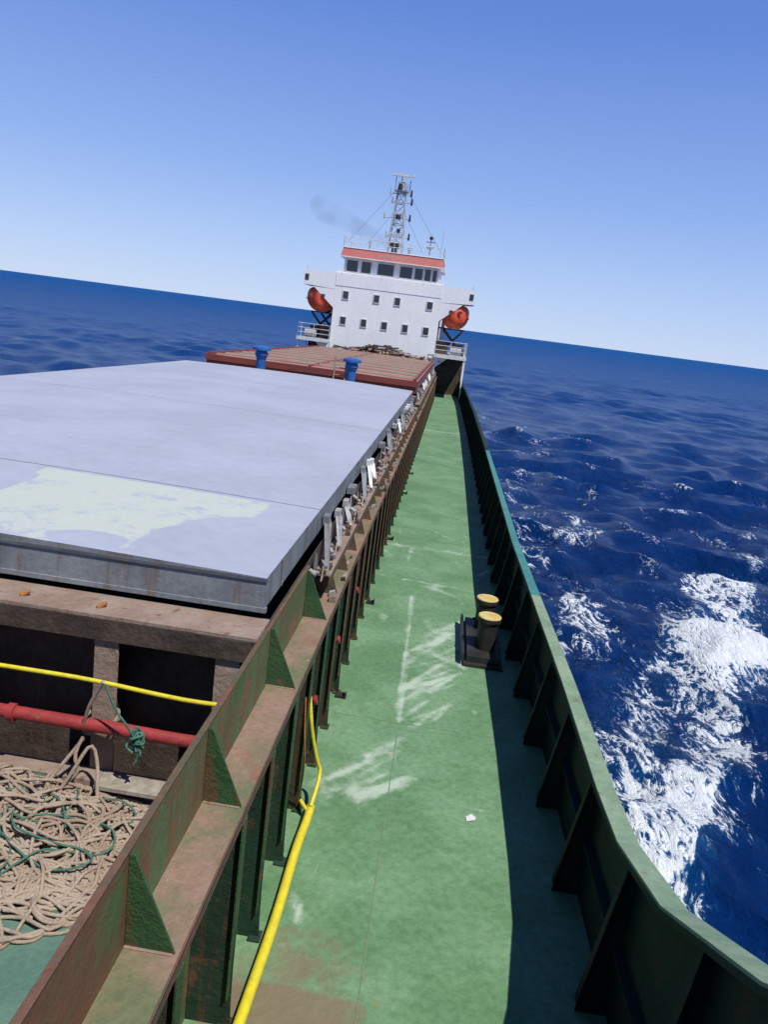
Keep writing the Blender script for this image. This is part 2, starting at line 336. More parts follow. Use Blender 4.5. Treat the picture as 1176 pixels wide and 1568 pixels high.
f=lambda x:2.86+.06*(1-((x+5.625)/4.375)**2)
for i,y in enumerate(np.arange(32.4,59.4,1.35)):
    for j in range(12):
        xa=-9.95+8.65*j/12; xb=-9.95+8.65*(j+1)/12
        b.prism([(xa,y,f(xa)+.003),(xb,y,f(xb)+.003),(xb,y,f(xb)+.06),(xa,y,f(xa)+.06)],(0,.22,0),'rib' if i%2 else 'redcover')
for x in (-9.9,-5.7,-1.35): b.box(x-.05,x+.05,31.62,59.5,2.862,2.98,'redside')
b.box(-10.05,-1.2,31.52,31.59,2.66,2.90,'redside')
b.build('stiffeners',parent=c2)
b=MB(); rr=random.Random(3)
for i in range(120):
    x=-5.2+rr.gauss(0,1.6); y=58.3+rr.gauss(0,.5); z=2.98+rr.random()*.6*math.exp(-((x+5.2)/1.8)**2); a=rr.random()*3.14; l=.2+rr.random()*.45
    b.cyl((x-l*math.cos(a),y-l*math.sin(a),z),(x+l*math.cos(a),y+l*math.sin(a),z+rr.random()*.15),.08,.05,rr.choice(['drust','drust','rope','edge','steelgrey']),6)
b.build('dunnage_pile')

def cleat(y,big=1.0,idx=0):
    b=MB(); x=-1.09; r=random.Random(idx*7+3); ang=r.uniform(-.6,.6); hh=r.uniform(.6,1.1)
    b.prism([(x-.07,y-.05,2.046),(x-.07,y+.16*big,2.046),(x-.07,y+.12*big,2.046+.2*hh),(x-.07,y+.02,2.046+.34*hh)],(.014,0,0),r.choice(['steelgrey','coverside','edge']))
    b.prism([(x+.02,y-.05,2.046),(x+.02,y+.14*big,2.046),(x+.02,y+.05,2.20)],(.014,0,0),r.choice(['pink','edge','rust']))
    b.cyl((x-.1,y+.04,2.13),(x+.06,y+.04,2.13),.028,.028,'drust',8)
    e=(x-.04+ang*.1,y-.24*big,2.18+.1*r.random())
    b.cyl((x-.02,y+.04,2.11),e,.02,.015,r.choice(['whiteplain','steelgrey','pink']),8)
    b.cyl(e,(e[0]+.07,e[1]-.04,e[2]-.03),.028,.022,'steelgrey',8)
    k=r.choice(['coverside','coverside','steelgrey','whiteplain']); dy=r.uniform(.3,.85); zt=r.uniform(2.32,2.54)
    if r.random()<.65:
        b.prism([(-1.02,y+.2,2.05),(-1.06,y+.2,2.05),(-1.225,y+.2+dy,zt),(-1.18,y+.2+dy,zt+.04),(-1.13,y+.2+dy,zt-.04)],(0,r.uniform(.03,.07),0),k)
        b.box(-1.234,-1.16,y+.16+dy,y+.34+dy,zt-.05,zt+.05,k)
    elif r.random()<.6: b.box(-1.234,-1.12,y+.1,y+.42,2.40,2.50,k)
    b.cyl((x+.04,y+.2,2.05),(x+.04,y+.2,2.10+.05*r.random()),.035,.03,'rust',8)
    b.build('hatch_cleat',bevel=.003)
i=0; rc=random.Random(11)
for y in list(np.arange(8.0,28.4,.95)): cleat(y+rc.uniform(-.2,.2),1.1,i); i+=1
for y in list(np.arange(31.8,58.5,1.5)): cleat(y+rc.uniform(-.3,.3),1.4,i); i+=1
b=MB()
for k_ in range(130):
    y=rc.uniform(8.2,59) if k_%2 else rc.uniform(8.2,22); x=rc.uniform(-1.12,-.92); z=1.722 if x>-1.0 else 2.046; s_=rc.uniform(.03,.08)
    b.prism([(x-s_/2,y,z),(x+s_/2,y+.02,z),(x+s_/3,y,z+s_),(x-s_/2,y,z+s_*.7)],(0,rc.uniform(.05,.2),0),rc.choice(['rust','edge','pink','steelgrey','drust','drust']))
b.build('loose_hatch_gear',bevel=.003)

# ------------------------------------------------------------ fore well deck
b=MB()
b.box(-10.3,PX-.017,1.02,5.62,0.6,0.80,'teal_deck')
b.box(-10.3,PX-.03,5.42,5.60,.803,.93,'rust')
b.box(-2.35,-1.4,5.30,5.50,.934,.975,'wood')
b.box(-3.4,-2.55,5.20,5.38,.806,.85,'wood')
b.box(-2.28,-1.5,5.10,5.27,.804,.84,'wood')
b.build('raised_well_deck',bevel=.005)
b=MB()
b.cyl((-10,5.42,1.43),(-1.2,5.42,1.43),.055,.055,'redpipe',14)
for x in (-3.1,-5.9): b.cyl((x-.03,5.42,1.43),(x+.03,5.42,1.43),.075,.075,'redpipe',14)
b.build('red_fire_main_pipe')
b=MB()
b.cyl((-1.05,6.1,.95),(-1.05,30,.95),.035,.035,'bracket',10)
for y in (7.3,8.95,10.9):
    b.cyl((-1.05,y,.95),(-.90,y,.97),.035,.035,'redpipe',10); b.cyl((-.90,y,.97),(-.875,y,.975),.05,.05,'redpipe',12)
    b.cyl((-1.05,y,.95),(-1.05,y,1.15),.03,.03,'redpipe',10); b.cyl((-1.05,y,1.15),(-1.05,y,1.17),.07,.07,'redpipe',12)
b.build('fire_hydrant_pipe')
smooth_curve('yellow_cable',[[(-10,5.3,1.93),(-7,5.3,1.86),(-4,5.29,1.89),(-2.9,5.28,1.90),(-2.42,5.32,1.88),(-1.9,5.29,1.86),(-1.5,5.28,1.85),(-1.2,5.3,1.86)]],.018,'yellow')
smooth_curve('yellow_hose',[[(-.80,2.5,.05),(-.81,3.6,.05),(-.79,4.4,.055),(-.76,5.3,.05),(-.775,6.2,.07),(-.745,6.55,.09),(-.75,6.75,.10)]],.042,'yellow',4)
smooth_curve('yellow_hose',[[(-.75,6.65,.10),(-.82,6.72,.12),(-.86,6.78,.13)],[(-.745,6.7,.14),(-.72,6.9,.25),(-.72,7.0,.38),(-.76,6.98,.45),(-.84,6.92,.8),(-.87,6.9,1.0),(-.92,6.95,1.25),(-1.05,7.2,1.5)]],.02,'yellow',3)
smooth_curve('orange_cord',[[(-.9,6.6,1.35),(-.86,6.5,1.0),(-.83,6.55,.7),(-.86,6.7,.3),(-.9,6.8,.05)]],.008,'rope3',2)

def strands(n,seed,z0,cx=-3.75,cy=4.85,rx=1.85,ry=.72,steps=(50,130),hh=.24):
    rr=np.random.RandomState(seed); out=[]
    for i in range(n):
        a=rr.rand()*6.28; q=math.sqrt(rr.rand()); x=cx+rx*q*math.cos(a); y=cy+ry*q*math.sin(a)
        d=rr.rand()*6.28; w=0; pts=[]; lift=rr.rand(); curl=rr.choice([-1,1])*rr.uniform(.0,.28)
        for s in range(rr.randint(*steps)):
            e=((x-cx)/rx)**2+((y-cy)/ry)**2
            w=.86*w+rr.normal(0,.11); d+=w*.7+curl*.5
            if rr.rand()<.05: curl=-curl
            if e>1:
                tgt=math.atan2(cy-y,cx-x); dd=(tgt-d+math.pi)%(2*math.pi)-math.pi; d+=.3*dd
            x+=.05*math.cos(d); y+=.05*math.sin(d)
            z=z0+max(0,1-e)*hh*lift+.02*math.sin(s*.5+i)+.01*rr.rand()
            pts.append((min(x,-1.3),min(y,5.36),z+.015))
        out.append(pts)
    return out
rp=bpy.data.objects.new('mooring_rope_pile',None); S.collection.objects.link(rp)
smooth_curve('rope_strands',strands(260,1,.81,cx=-3.8,rx=2.2,ry=.85,hh=.3),.0125,'rope',2,rp)
smooth_curve('rope_strands_low',strands(40,5,.81,cx=-3.0,cy=4.6,rx=1.3,ry=.95,hh=.05),.0125,'rope',2,rp)
smooth_curve('green_strands',strands(14,2,.90),.008,'rope2',2,rp)
smooth_curve('orange_strands',strands(12,3,.97,cx=-3.7,cy=5.0,rx=.9,ry=.35,steps=(10,30)),.014,'rope3',2,rp)
lp=[]
for i in range(60):
    t=i/60*2*math.pi*3.2; lp.append((-2.42+.14*math.cos(t),5.55+.12*math.sin(t),1.33+.0022*i+.03*math.sin(i*.9)))
l2=[(-2.5,5.42,1.3),(-2.62,5.3,1.1),(-2.72,5.2,.95),(-2.6,5.15,.9),(-2.5,5.25,1.1),(-2.42,5.4,1.32),(-2.34,5.36,1.12),(-2.3,5.25,.92),(-2.2,5.15,.86),(-2.0,5.05,.85)]
l3=[(-2.5,5.42,1.32),(-2.55,5.33,1.2),(-2.46,5.3,1.08),(-2.56,5.28,.98),(-2.62,5.2,.86),(-2.9,5.0,.86)]
l4=[(-2.5,5.40,1.4),(-2.45,5.34,1.6),(-2.35,5.31,1.8),(-2.30,5.28,1.9)]
smooth_curve('lashing_rope',[lp,l2,l3,l4],.015,'rope',3)
rr=np.random.RandomState(9); kp=[]
for i in range(60): kp.append((-2.02+rr.normal(0,.04),5.32+rr.normal(0,.03),1.42+rr.normal(0,.06)))
smooth_curve('green_rag_rope',[kp,[(-2.28,5.28,1.88),(-2.2,5.28,1.68),(-2.1,5.3,1.55),(-2.04,5.31,1.45),(-1.98,5.3,1.3),(-2.03,5.3,1.22)]],.010,'rope2',2)
b=MB()
for x in (-3.2,-2.55,-4.1): b.cyl((x,5.70,2.323),(x+.06,5.72,2.36),.03,.015,'rope3',7)
b.build('orange_scrap')

# ------------------------------------------------------------ twin bollard
b=MB()
b.box(.84,1.44,10.95,12.75,.002,.06,'black'); b.box(.88,1.40,11.02,12.68,.06,.16,'black')
b.box(.80,.839,11.0,12.7,.06,.20,'black')
for y in (11.42,12.27):
    b.cyl((1.17,y,.16),(1.17,y,.66),.155,.155,'black',28); b.cyl((1.17,y,.62),(1.17,y,.685),.185,.185,'black',28)
    b.cyl((1.17,y,.685),(1.17,y,.70),.183,.175,'yellowtop',28)
    b.cyl((.98,y,.30),(1.36,y,.30),.025,.025,'black',10)
b.build('twin_bollard',bevel=.006)
b=MB(); b.add([(.84,7.08,.006),(.92,7.1,.02),(.94,7.16,.01),(.89,7.2,.022),(.83,7.15,.012)],[(0,1,2,3,4)],'whiteplain'); b.build('paper_scrap')
b=MB()
for y in (9.3,13.0,17.5,23,26.5):
    b.box(-.88,-.74,y,y+.12,.004,.04,'black'); b.cyl((-.78,y+.07,.04),(-.74,y-.04,.12),.016,.016,'black',8)
b.build('deck_footplates',bevel=.004)

# ------------------------------------------------------------ mushroom ventilators
for x in (-7.4,-3.8):
    b=MB(); y=30.3
    b.cyl((x,y,0),(x,y,3.25),.19,.19,'blue',20); b.cyl((x,y,3.1),(x,y,3.2),.23,.23,'blue',20)
    b.cyl((x,y,3.38),(x,y,3.47),.36,.36,'blue',24); b.cyl((x,y,3.47),(x,y,3.54),.36,.2,'blue',20); b.cyl((x,y,3.2),(x,y,3.4),.28,.2,'blue',20)
    for t in range(4): b.box(x+.2*math.cos(t*1.57)-.02,x+.2*math.cos(t*1.57)+.02,y+.2*math.sin(t*1.57)-.02,y+.2*math.sin(t*1.57)+.02,3.15,3.4,'blue')
    b.build('mushroom_ventilator')
b=MB()
for s in (-.22,.22): b.rod((-4.25+s,30.0,1.5),(-4.25+s,30.4,3.5),.035,'rust')
for z in np.arange(1.7,3.5,.28): b.rod((-4.47,30.0+(z-1.5)*.2,z),(-4.03,30.0+(z-1.5)*.2,z),.025,'rust')
b.build('hatch_ladder')

# ------------------------------------------------------------ superstructure
HF=62.0
house=bpy.data.objects.new('ship_superstructure',None); S.collection.objects.link(house)
b=MB()
b.box(CX-4.2,CX+4.2,HF,HF+11,0,7.6,'white')
b.box(CX-4.2,CX+4.2,HF-.03,HF+.06,7.6,8.6,'white')
b.box(CX-4.18,CX+4.18,HF+.06,HF+8,7.6,7.7,'white')
b.box(CX-3.75,CX+3.75,HF+.5,HF+6,7.7,9.86,'white')
b.prism([(CX-4.2,HF-.02,8.6),(CX+4.2,HF-.02,8.6),(CX+3.76,HF+.49,8.66),(CX-3.76,HF+.49,8.66)],(0,0,.03),'white')
b.prism([(CX-4.05,HF+.05,9.86),(CX+4.05,HF+.05,9.86),(CX+3.9,HF+.2,10.5),(CX-3.9,HF+.2,10.5)],(0,6.2,0),'salmon')
b.box(CX-4.08,CX+4.08,HF+.0,HF+6.4,9.80,9.858,'white')
b.box(CX-3.95,CX+3.95,HF+.15,HF+6.3,10.502,10.56,'white')
b.build('house_walls',bevel=.02,parent=house)
b=MB()
for s in (1,-1):
    xi=CX+s*4.2; xo=CX+s*6.75
    b.prism([(xi,HF+.0,7.3),(xo,HF+.0,7.42),(xo,HF+.0,8.45),(xi,HF+.0,8.6)],(0,.06,0),'white')
    b.prism([(xi,HF+2.6,7.3),(xo,HF+2.6,7.42),(xo,HF+2.6,8.45),(xi,HF+2.6,8.6)],(0,.06,0),'white')
    b.box(xo-.06*s,xo,HF+.06,HF+2.6,7.42,8.45,'white')
    b.prism([(xi,HF+.06,7.3),(xo-.06*s,HF+.06,7.42),(xo-.06*s,HF+.06,7.5),(xi,HF+.06,7.38)],(0,2.54,0),'white')
    b.box(xo-.42*s,xo-.12*s,HF-.03,HF-.002,7.75,8.2,'glass')
    b.prism([(xi,HF+.01,5.9),(xi+s*1.7,HF+.01,7.32),(xi,HF+.01,7.29)],(0,.08,0),'white')
    b.prism([(xi,HF+2.4,5.9),(xi+s*1.7,HF+2.4,7.32),(xi,HF+2.4,7.29)],(0,.08,0),'white')
    b.prism([(xi,HF+.02,8.6),(xi,HF+.02,8.62),(CX+s*3.76,HF+.02,9.1),(CX+s*3.76,HF+.02,8.6)],(0,.05,0),'white')
    b.rod((xo-.2*s,HF+.3,8.45),(xo-.2*s,HF+.3,8.8),.05,'whiteplain')
b.build('bridge_wings',parent=house)
b=MB()
def window(xc,zc,w,h,y,k='whiteplain',t=.06):
    b.box(xc-w/2,xc+w/2,y-.012,y-.002,zc-h/2,zc+h/2,'glass')
    b.box(xc-w/2-t,xc+w/2+t,y-.05,y-.001,zc+h/2,zc+h/2+t,k); b.box(xc-w/2-t,xc+w/2+t,y-.06,y-.001,zc-h/2-t,zc-h/2,k)
    b.box(xc-w/2-t,xc-w/2,y-.048,y-.001,zc-h/2,zc+h/2,k); b.box(xc+w/2,xc+w/2+t,y-.048,y-.001,zc-h/2,zc+h/2,k)
for dx,w in ((-3.1,.85),(-2.0,.72),(-.45,1.25),(1.15,.95),(2.15,.6),(2.85,.45),(3.4,.3)): window(CX+dx,9.22,w,.84,HF+.5)
for dx in (-3.3,-.85,.8,3.35): window(CX+dx,6.95,.42,.56,HF,t=.05)
for dx in (-3.3,-1.65,0,1.65,3.3): window(CX+dx,5.0,.42,.56,HF,t=.05)
b.build('windows',parent=house)
b=MB()
for i in range(11):
    x=CX-1.1+i*.2; y=HF+.10
    b.box(x,x+.14,y,y+.02,10.12,10.15,'whiteplain'); b.box(x+.05,x+.08,y,y+.02,10.0+.03*(i%3),10.28,'whiteplain')
    if i%2: b.box(x,x+.14,y+.001,y+.02,10.22,10.25,'whiteplain')
b.build('name_board',parent=house)
def railing(b,pts,h=1.0,k='whiteplain',r=.022,sp=1.2,rails=3):
    for p,q in zip(pts[:-1],pts[1:]):
        p=Vector(p);q=Vector(q);n=max(1,int((q-p).length/sp))
        for i in range(n+1): c=p.lerp(q,i/n); b.rod(c,c+Vector((0,0,h)),r,k)
        for j in range(rails): z=Vector((0,0,h*(j+1)/rails)); b.rod(p+z,q+z,r,k)
b=MB()
railing(b,[(CX-3.9,HF+6,10.56),(CX-3.9,HF+.25,10.56),(CX+3.9,HF+.25,10.56),(CX+3.9,HF+6,10.56)],.75,rails=2)
for s in (1,-1):
    xo=CX+s*6.75; xi=CX+s*4.2
    b.box(xi,xo,HF-.6,HF+11,3.25,3.40,'whiteplain')
    b.box(xi,xo,HF-.62,HF-.601,3.15,3.42,'whiteplain')
    railing(b,[(xi,HF-.5,3.4),(xo-s*.06,HF-.5,3.4),(xo-s*.06,HF+11,3.4)],1.05)
    for y in (HF-.4,HF+3,HF+7): b.box(xo-.15*s,xo-.05*s,y,y+.1,0,3.25,'white')
    b.prism([(xi,HF-.3,3.25),(xi+s*1.2,HF-.3,3.25),(xi,HF-.3,2.2)],(0,.05,0),'white')
    b.cyl((xi+s*1.2,HF+.4,3.75),(xi+s*2.1,HF+.4,3.75),.28,.28,'steelgrey',16)
    for y in (HF+2.2,HF+6.8):
        b.prism([(xi+s*.1,y,3.4),(xi+s*.35,y,3.4),(xi+s*.55,y,7.2),(xi+s*.3,y,7.2)],(0,.2,0),'whiteplain')
        b.prism([(xi+s*2.4,y,3.4),(xi+s*2.2,y,3.4),(xi+s*.35,y,5.3),(xi+s*.45,y,5.5)],(0,.15,0),'drust')
        b.prism([(xi+s*.2,y,3.4),(xi+s*.4,y,3.4),(xi+s*2.1,y,5.35),(xi+s*2.0,y,5.5)],(0,.14,0),'drust')
    b.box(xi,xi+s*2.1,HF+2.2,HF+7,5.42,5.5,'drust')
    b.box(xi+.0,xi+s*1.0,HF+1.0,HF+1.8,3.42,4.5,'drust'); b.box(xi+s*1.2,xi+s*2.2,HF+3.0,HF+3.8,3.42,4.3,'black')
b.build('boat_deck',parent=house)
b=MB()
b.box(CX+4.2,CX+4.25,HF+.6,HF+1.4,.1,2.1,'glass'); b.box(CX+4.2,CX+hb(HF)-.03,HF+5,HF+5.1,0,3.25,'drust')
b.box(CX-hb(HF)+.03,CX-4.2,HF+5,HF+5.1,0,3.25,'drust')
b.prism([(CX-1.6,HF+7,10.5),(CX+1.6,HF+7,10.5),(CX+1.4,HF+7,11.0),(CX-1.4,HF+7,11.0)],(0,2.5,0),'salmon')
b.box(CX-1.6,CX+1.6,HF+7,HF+9.5,7.6,10.5,'white')
b.build('funnel_and_doors',parent=house)

def lifeboat(xc,yc,zc):
    b=MB(); n=20; mseg=24; L=5.4; rings=[]
    for i in range(n+1):
        t=i/n*2-1; w=1.08*(1-abs(t)**8)**.6+.02; ring=[]
        for j in range(mseg):
            a=2*math.pi*j/mseg; cx_=math.cos(a); sz=math.sin(a)
            x=w*np.sign(cx_)*abs(cx_)**.55
            z=(.95*abs(sz)**.6*(1 if sz>0 else -1))*((.5+.5*(w/1.1)))+(.12*t*t if sz<0 else 0)
            if sz<0: x*=1-.4*abs(sz)
            ring.append((xc+x,yc+t*L/2,zc+z))
        rings.append(ring)
    vs=[p for r in rings for p in r]; fs=[(i*mseg+j,i*mseg+(j+1)%mseg,(i+1)*mseg+(j+1)%mseg,(i+1)*mseg+j) for i in range(n) for j in range(mseg)]
    fs+= [tuple(range(mseg-1,-1,-1)),tuple(n*mseg+j for j in range(mseg))]
    b.add(vs,fs,'orange',True)
    b.cyl((xc,yc+1.2,zc+.6),(xc,yc+1.2,zc+1.05),.4,.35,'orange',16)
    b.box(xc-1.1,xc+1.1,yc-2.3,yc+2.3,zc-.05,zc+.0,'black')
    for dx in (-.35,.35): b.box(xc+dx-.14,xc+dx+.14,yc-2.74,yc-2.68,zc+.22,zc+.42,'glass')
    b.build('lifeboat')
lifeboat(CX+5.42,HF+2.7,6.4); lifeboat(CX-5.42,HF+2.7,6.4)

b=MB(); mx,my=CX-.1,HF+2.2; z0,z1=10.56,16.0
def wd(z): return .62-(z-z0)/(z1-z0)*.38
lv=list(np.linspace(z0,z1,8))
for s in ((1,1),(1,-1),(-1,-1),(-1,1)):
    b.rod((mx+s[0]*wd(z0),my+s[1]*wd(z0),z0),(mx+s[0]*wd(z1),my+s[1]*wd(z1),z1),.055,'mast')
for i,z in enumerate(lv):
    w=wd(z); c=[(mx-w,my-w,z),(mx+w,my-w,z),(mx+w,my+w,z),(mx-w,my+w,z)]
    for j in range(4): b.rod(c[j],c[(j+1)%4],.035,'mast')
    if i<len(lv)-1:
        w2=wd(lv[i+1]); cc=[(mx-w2,my-w2,lv[i+1]),(mx+w2,my-w2,lv[i+1]),(mx+w2,my+w2,lv[i+1]),(mx-w2,my+w2,lv[i+1])]
        for j in range(4): b.rod(c[j],cc[(j+1)%4] if i%2 else cc[j],.03,'mast'); b.rod(c[(j+1)%4],cc[j],.03,'mast')
b.box(mx-.5,mx+.5,my-.5,my+.5,15.3,15.36,'mast'); railing(b,[(mx-.5,my-.5,15.36),(mx+.5,my-.5,15.36)],.5,rails=2,sp=.5,k='mast')
b.cyl((mx,my,16.0),(mx,my,16.45),.16,.12,'mast',12); b.box(mx-.9,mx+.9,my-.1,my+.1,16.45,16.6,'whiteplain')
b.cyl((mx,my-.6,13.2),(mx,my-.6,13.5),.22,.2,'black',12); b.box(mx-.35,mx+.35,my-.75,my-.6,11.0,11.4,'black'); b.cyl((mx,my-.6,10.6),(mx,my-.6,11.0),.25,.2,'black',12)
b.cyl((mx-.1,my-.5,15.4),(mx-.1,my-.5,15.8),.18,.15,'black',12); b.cyl((mx+.15,my-.5,12.2),(mx+.15,my-.5,12.5),.14,.14,'black',12)
for z,w,o_ in ((11.9,.9,.1),(13.3,1.0,-.1),(14.5,.75,.15),(15.1,.8,0)):
    b.rod((mx-w+o_,my-.3,z),(mx+w+o_,my-.3,z),.035,'mast')
    for s in (-1,1): b.cyl((mx+s*w+o_,my-.3,z-.15),(mx+s*w+o_,my-.3,z+.35),.09,.06,'black' if s>0 else 'mast',8)
for x,z in ((mx-.55,15.9),(mx+.6,15.7)): b.rod((x,my,15.3),(x,my,z+.5),.03,'black')
for s in (-1,1):
    b.rod((mx+s*.3,my,15.6),(CX+s*3.7,HF+.4,10.9),.010,'black'); b.rod((mx+s*.4,my,13.8),(CX+s*2.2,HF+.4,10.9),.010,'black')
b.build('radar_mast')
b=MB()
b.rod((CX+2.75,HF+.8,10.56),(CX+2.75,HF+.8,12.2),.05,'mast'); b.cyl((CX+2.75,HF+.8,11.2),(CX+2.75,HF+.8,11.35),.28,.28,'mast',12)
b.cyl((CX+2.75,HF+.8,11.9),(CX+2.75,HF+.8,12.1),.14,.14,'black',10); b.rod((CX+2.4,HF+.8,11.7),(CX+3.1,HF+.8,11.7),.03,'black')
b.rod((CX+3.6,HF+2,10.56),(CX+3.6,HF+2,12.8),.02,'mast'); b.rod((CX-3.6,HF+2,10.56),(CX-3.6,HF+2,12.0),.02,'mast')
b.cyl((CX-1.9,HF+.8,10.56),(CX-1.9,HF+.8,11.2),.12,.12,'mast',10)
b.cyl((CX+1.2,HF+1,10.56),(CX+1.2,HF+1,11.1),.1,.2,'mast',10)
b.build('signal_mast')

# exhaust smoke: a faint drifting volume from the funnel
b=MB(); rings=[]; n=14; mseg=12
for i in range(n+1):
    t=i/n; c=Vector((CX-.3-8.5*t,HF+8.3+1.5*t,11.2+3.4*t**.7)); rad=.35+.85*t**.8
    if i==n: rad=.2
    rings.append([(c.x+.3*rad*math.cos(2*math.pi*j/mseg),c.y+rad*math.cos(2*math.pi*j/mseg),c.z+rad*math.sin(2*math.pi*j/mseg)) for j in range(mseg)])
vs=[p for r_ in rings for p in r_]; fs=[(i*mseg+j,i*mseg+(j+1)%mseg,(i+1)*mseg+(j+1)%mseg,(i+1)*mseg+j) for i in range(n) for j in range(mseg)]+[tuple(range(mseg-1,-1,-1)),tuple(n*mseg+j for j in range(mseg))]
sm=bpy.data.materials.new('exhaust_smoke'); sm.use_nodes=True; nt=sm.node_tree; nt.nodes.clear()
o_=nt.nodes.new('ShaderNodeOutputMaterial'); pv=nt.nodes.new('ShaderNodeVolumePrincipled'); nt.links.new(pv.outputs[0],o_.inputs['Volume'])
pv.inputs['Color'].default_value=(.15,.14,.15,1)
tcs=nt.nodes.new('ShaderNodeTexCoord'); nn=nt.nodes.new('ShaderNodeTexNoise'); nn.inputs['Scale'].default_value=.6; nn.inputs['Detail'].default_value=3; nt.links.new(tcs.outputs['Object'],nn.inputs['Vector'])
mr_=nt.nodes.new('ShaderNodeMapRange'); mr_.inputs[1].default_value=.33; mr_.inputs[2].default_value=.75; mr_.inputs[4].default_value=.19; nt.links.new(nn.outputs[0],mr_.inputs[0]); nt.links.new(mr_.outputs[0],pv.inputs['Density'])
M['smoke']=sm; b.add(vs,fs,'smoke',True); b.build('exhaust_smoke')

# ------------------------------------------------------------ sea
SEAZ=-2.6
th=np.concatenate([np.linspace(-55,60,860),np.linspace(61,304,50)])*math.pi/180
R=3.0*(40000/3.0)**(np.linspace(0,1,1050))
TH,RR=np.meshgrid(th,R)
X=RR*np.sin(TH); Y=RR*np.cos(TH); Z=np.zeros_like(X); DX=np.zeros_like(X); DY=np.zeros_like(X)
rs=np.random.RandomState(4)
space=RR*0.0091
env=np.zeros_like(X)
for i in range(7):
    lam=rs.uniform(14,60); d=rs.rand()*6.28; env+=np.cos(2*math.pi/lam*(X*math.sin(d)+Y*math.cos(d))+rs.rand()*6.28)
env=np.clip(1+.18*env,.55,1.5)
for i in range(140):
    lam=0.5*(9/0.5)**(rs.rand()); k=2*math.pi/lam
    d=math.radians(215+rs.normal(0,52)); kx,ky=k*math.sin(d),k*math.cos(d)
    amp=.0068*lam**.72*(0.6+rs.rand()*.8); ph=rs.rand()*6.28
    fade=np.clip((lam/space-2.5)/3,0,1)*env
    a=kx*X+ky*Y+ph
    Z+=amp*fade*np.cos(a); DX-=amp*fade*math.sin(d)*np.sin(a)*1.2; DY-=amp*fade*math.cos(d)*np.sin(a)*1.2
crest=Z.copy()
for lam,d,am in ((31,200,.07),(23,235,.05)):
    k=2*math.pi/lam; d=math.radians(d); Z+=am*np.clip((lam/space-2.5)/3,0,1)*np.cos(k*(X*math.sin(d)+Y*math.cos(d))+lam)
xc=4.7+.41*(Y-11.3)
w=1.0+.045*np.maximum(Y,0)
ay=np.interp(Y,[-2,3,8,11,14,16,19,22,27,36,50],[0,.6,.85,.9,.65,.75,1.0,.95,.6,.35,.0])
cr=np.exp(-((X-xc)/w)**2)*ay
xo=CX+np.interp(Y,HY,HB)
inside=np.where((X>xo)&(X<xc+.5)&(Y>-10),1,0)*np.interp(Y,[-5,3,12,30,55,90],[.5,.55,.50,.52,.34,.0])*np.clip(1.1-(X-xo)/12,0,1)
outer=np.exp(-np.maximum(X-xc,0)/3.0)*(X>xc)*ay*.28
caps=np.clip((crest-np.std(crest[:600])*2.6)/.2,0,1)*.5*(RR<110)*(RR>12)
big=np.exp(-(((X-8.6)/1.6)**2+((Y-19.4)/1.9)**2))
big2=np.exp(-(((X-4.9)/.7)**2+((Y-11.5)/1.6)**2))
D=np.clip(cr*.50+inside*.84+caps+big*1.0+big2*.42+outer,0,2.2)
Z+=cr*.15+big*.4*(1+.3*np.sin(X*3)*np.sin(Y*2.6))+big2*.12
X2=X+DX;Y2=Y+DY
nr,nt_=X.shape
co=np.stack([X2,Y2,Z],-1).reshape(-1,3)
idx=np.arange(nr*nt_).reshape(nr,nt_)
a=idx[:-1,:-1];bq=idx[:-1,1:];c=idx[1:,1:];d=idx[1:,:-1]
F=np.stack([a,d,c,bq],-1).reshape(-1,4)
me=bpy.data.meshes.new('sea_water')
me.vertices.add(len(co)); me.vertices.foreach_set('co',co.ravel().astype(np.float32))
me.loops.add(F.size); me.loops.foreach_set('vertex_index',F.ravel().astype(np.int32))
me.polygons.add(len(F)); me.polygons.foreach_set('loop_start',np.arange(0,F.size,4,dtype=np.int32))
me.update(calc_edges=True); me.validate()
me.polygons.foreach_set('use_smooth',np.ones(len(me.polygons),dtype=bool))
at=me.attributes.new('foam','FLOAT','POINT'); at.data.foreach_set('value',D.ravel().astype(np.float32))
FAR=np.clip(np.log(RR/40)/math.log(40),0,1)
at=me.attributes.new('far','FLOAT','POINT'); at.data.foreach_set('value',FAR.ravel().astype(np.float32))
sea=bpy.data.objects.new('sea_water',me); S.collection.objects.link(sea)
sea.location=(0,0,SEAZ); sea.rotation_euler=(math.radians(0.63),0,0)
m=bpy.data.materials.new('sea_water'); m.use_nodes=True; nt=m.node_tree;N=nt.nodes;L=nt.links;N.clear()
out=N.new('ShaderNodeOutputMaterial'); pb=N.new('ShaderNodeBsdfPrincipled'); fo=N.new('ShaderNodeBsdfDiffuse'); mx_=N.new('ShaderNodeMixShader')
L.new(pb.outputs[0],mx_.inputs[1]); L.new(fo.outputs[0],mx_.inputs[2]); L.new(mx_.outputs[0],out.inputs[0])
fo.inputs[0].default_value=(.78,.82,.86,1)
tc=N.new('ShaderNodeTexCoord')
def no(s,d,r,dist=0,sx=1,sy=1,rot=0):
    mp=N.new('ShaderNodeMapping'); mp.inputs['Scale'].default_value=(sx,sy,1); mp.inputs['Rotation'].default_value=(0,0,rot); L.new(tc.outputs['Object'],mp.inputs[0])
    n=N.new('ShaderNodeTexNoise'); n.inputs['Scale'].default_value=s; n.inputs['Detail'].default_value=d; n.inputs['Roughness'].default_value=r; n.inputs['Distortion'].default_value=dist
    L.new(mp.outputs[0],n.inputs['Vector']); return n.outputs[0]
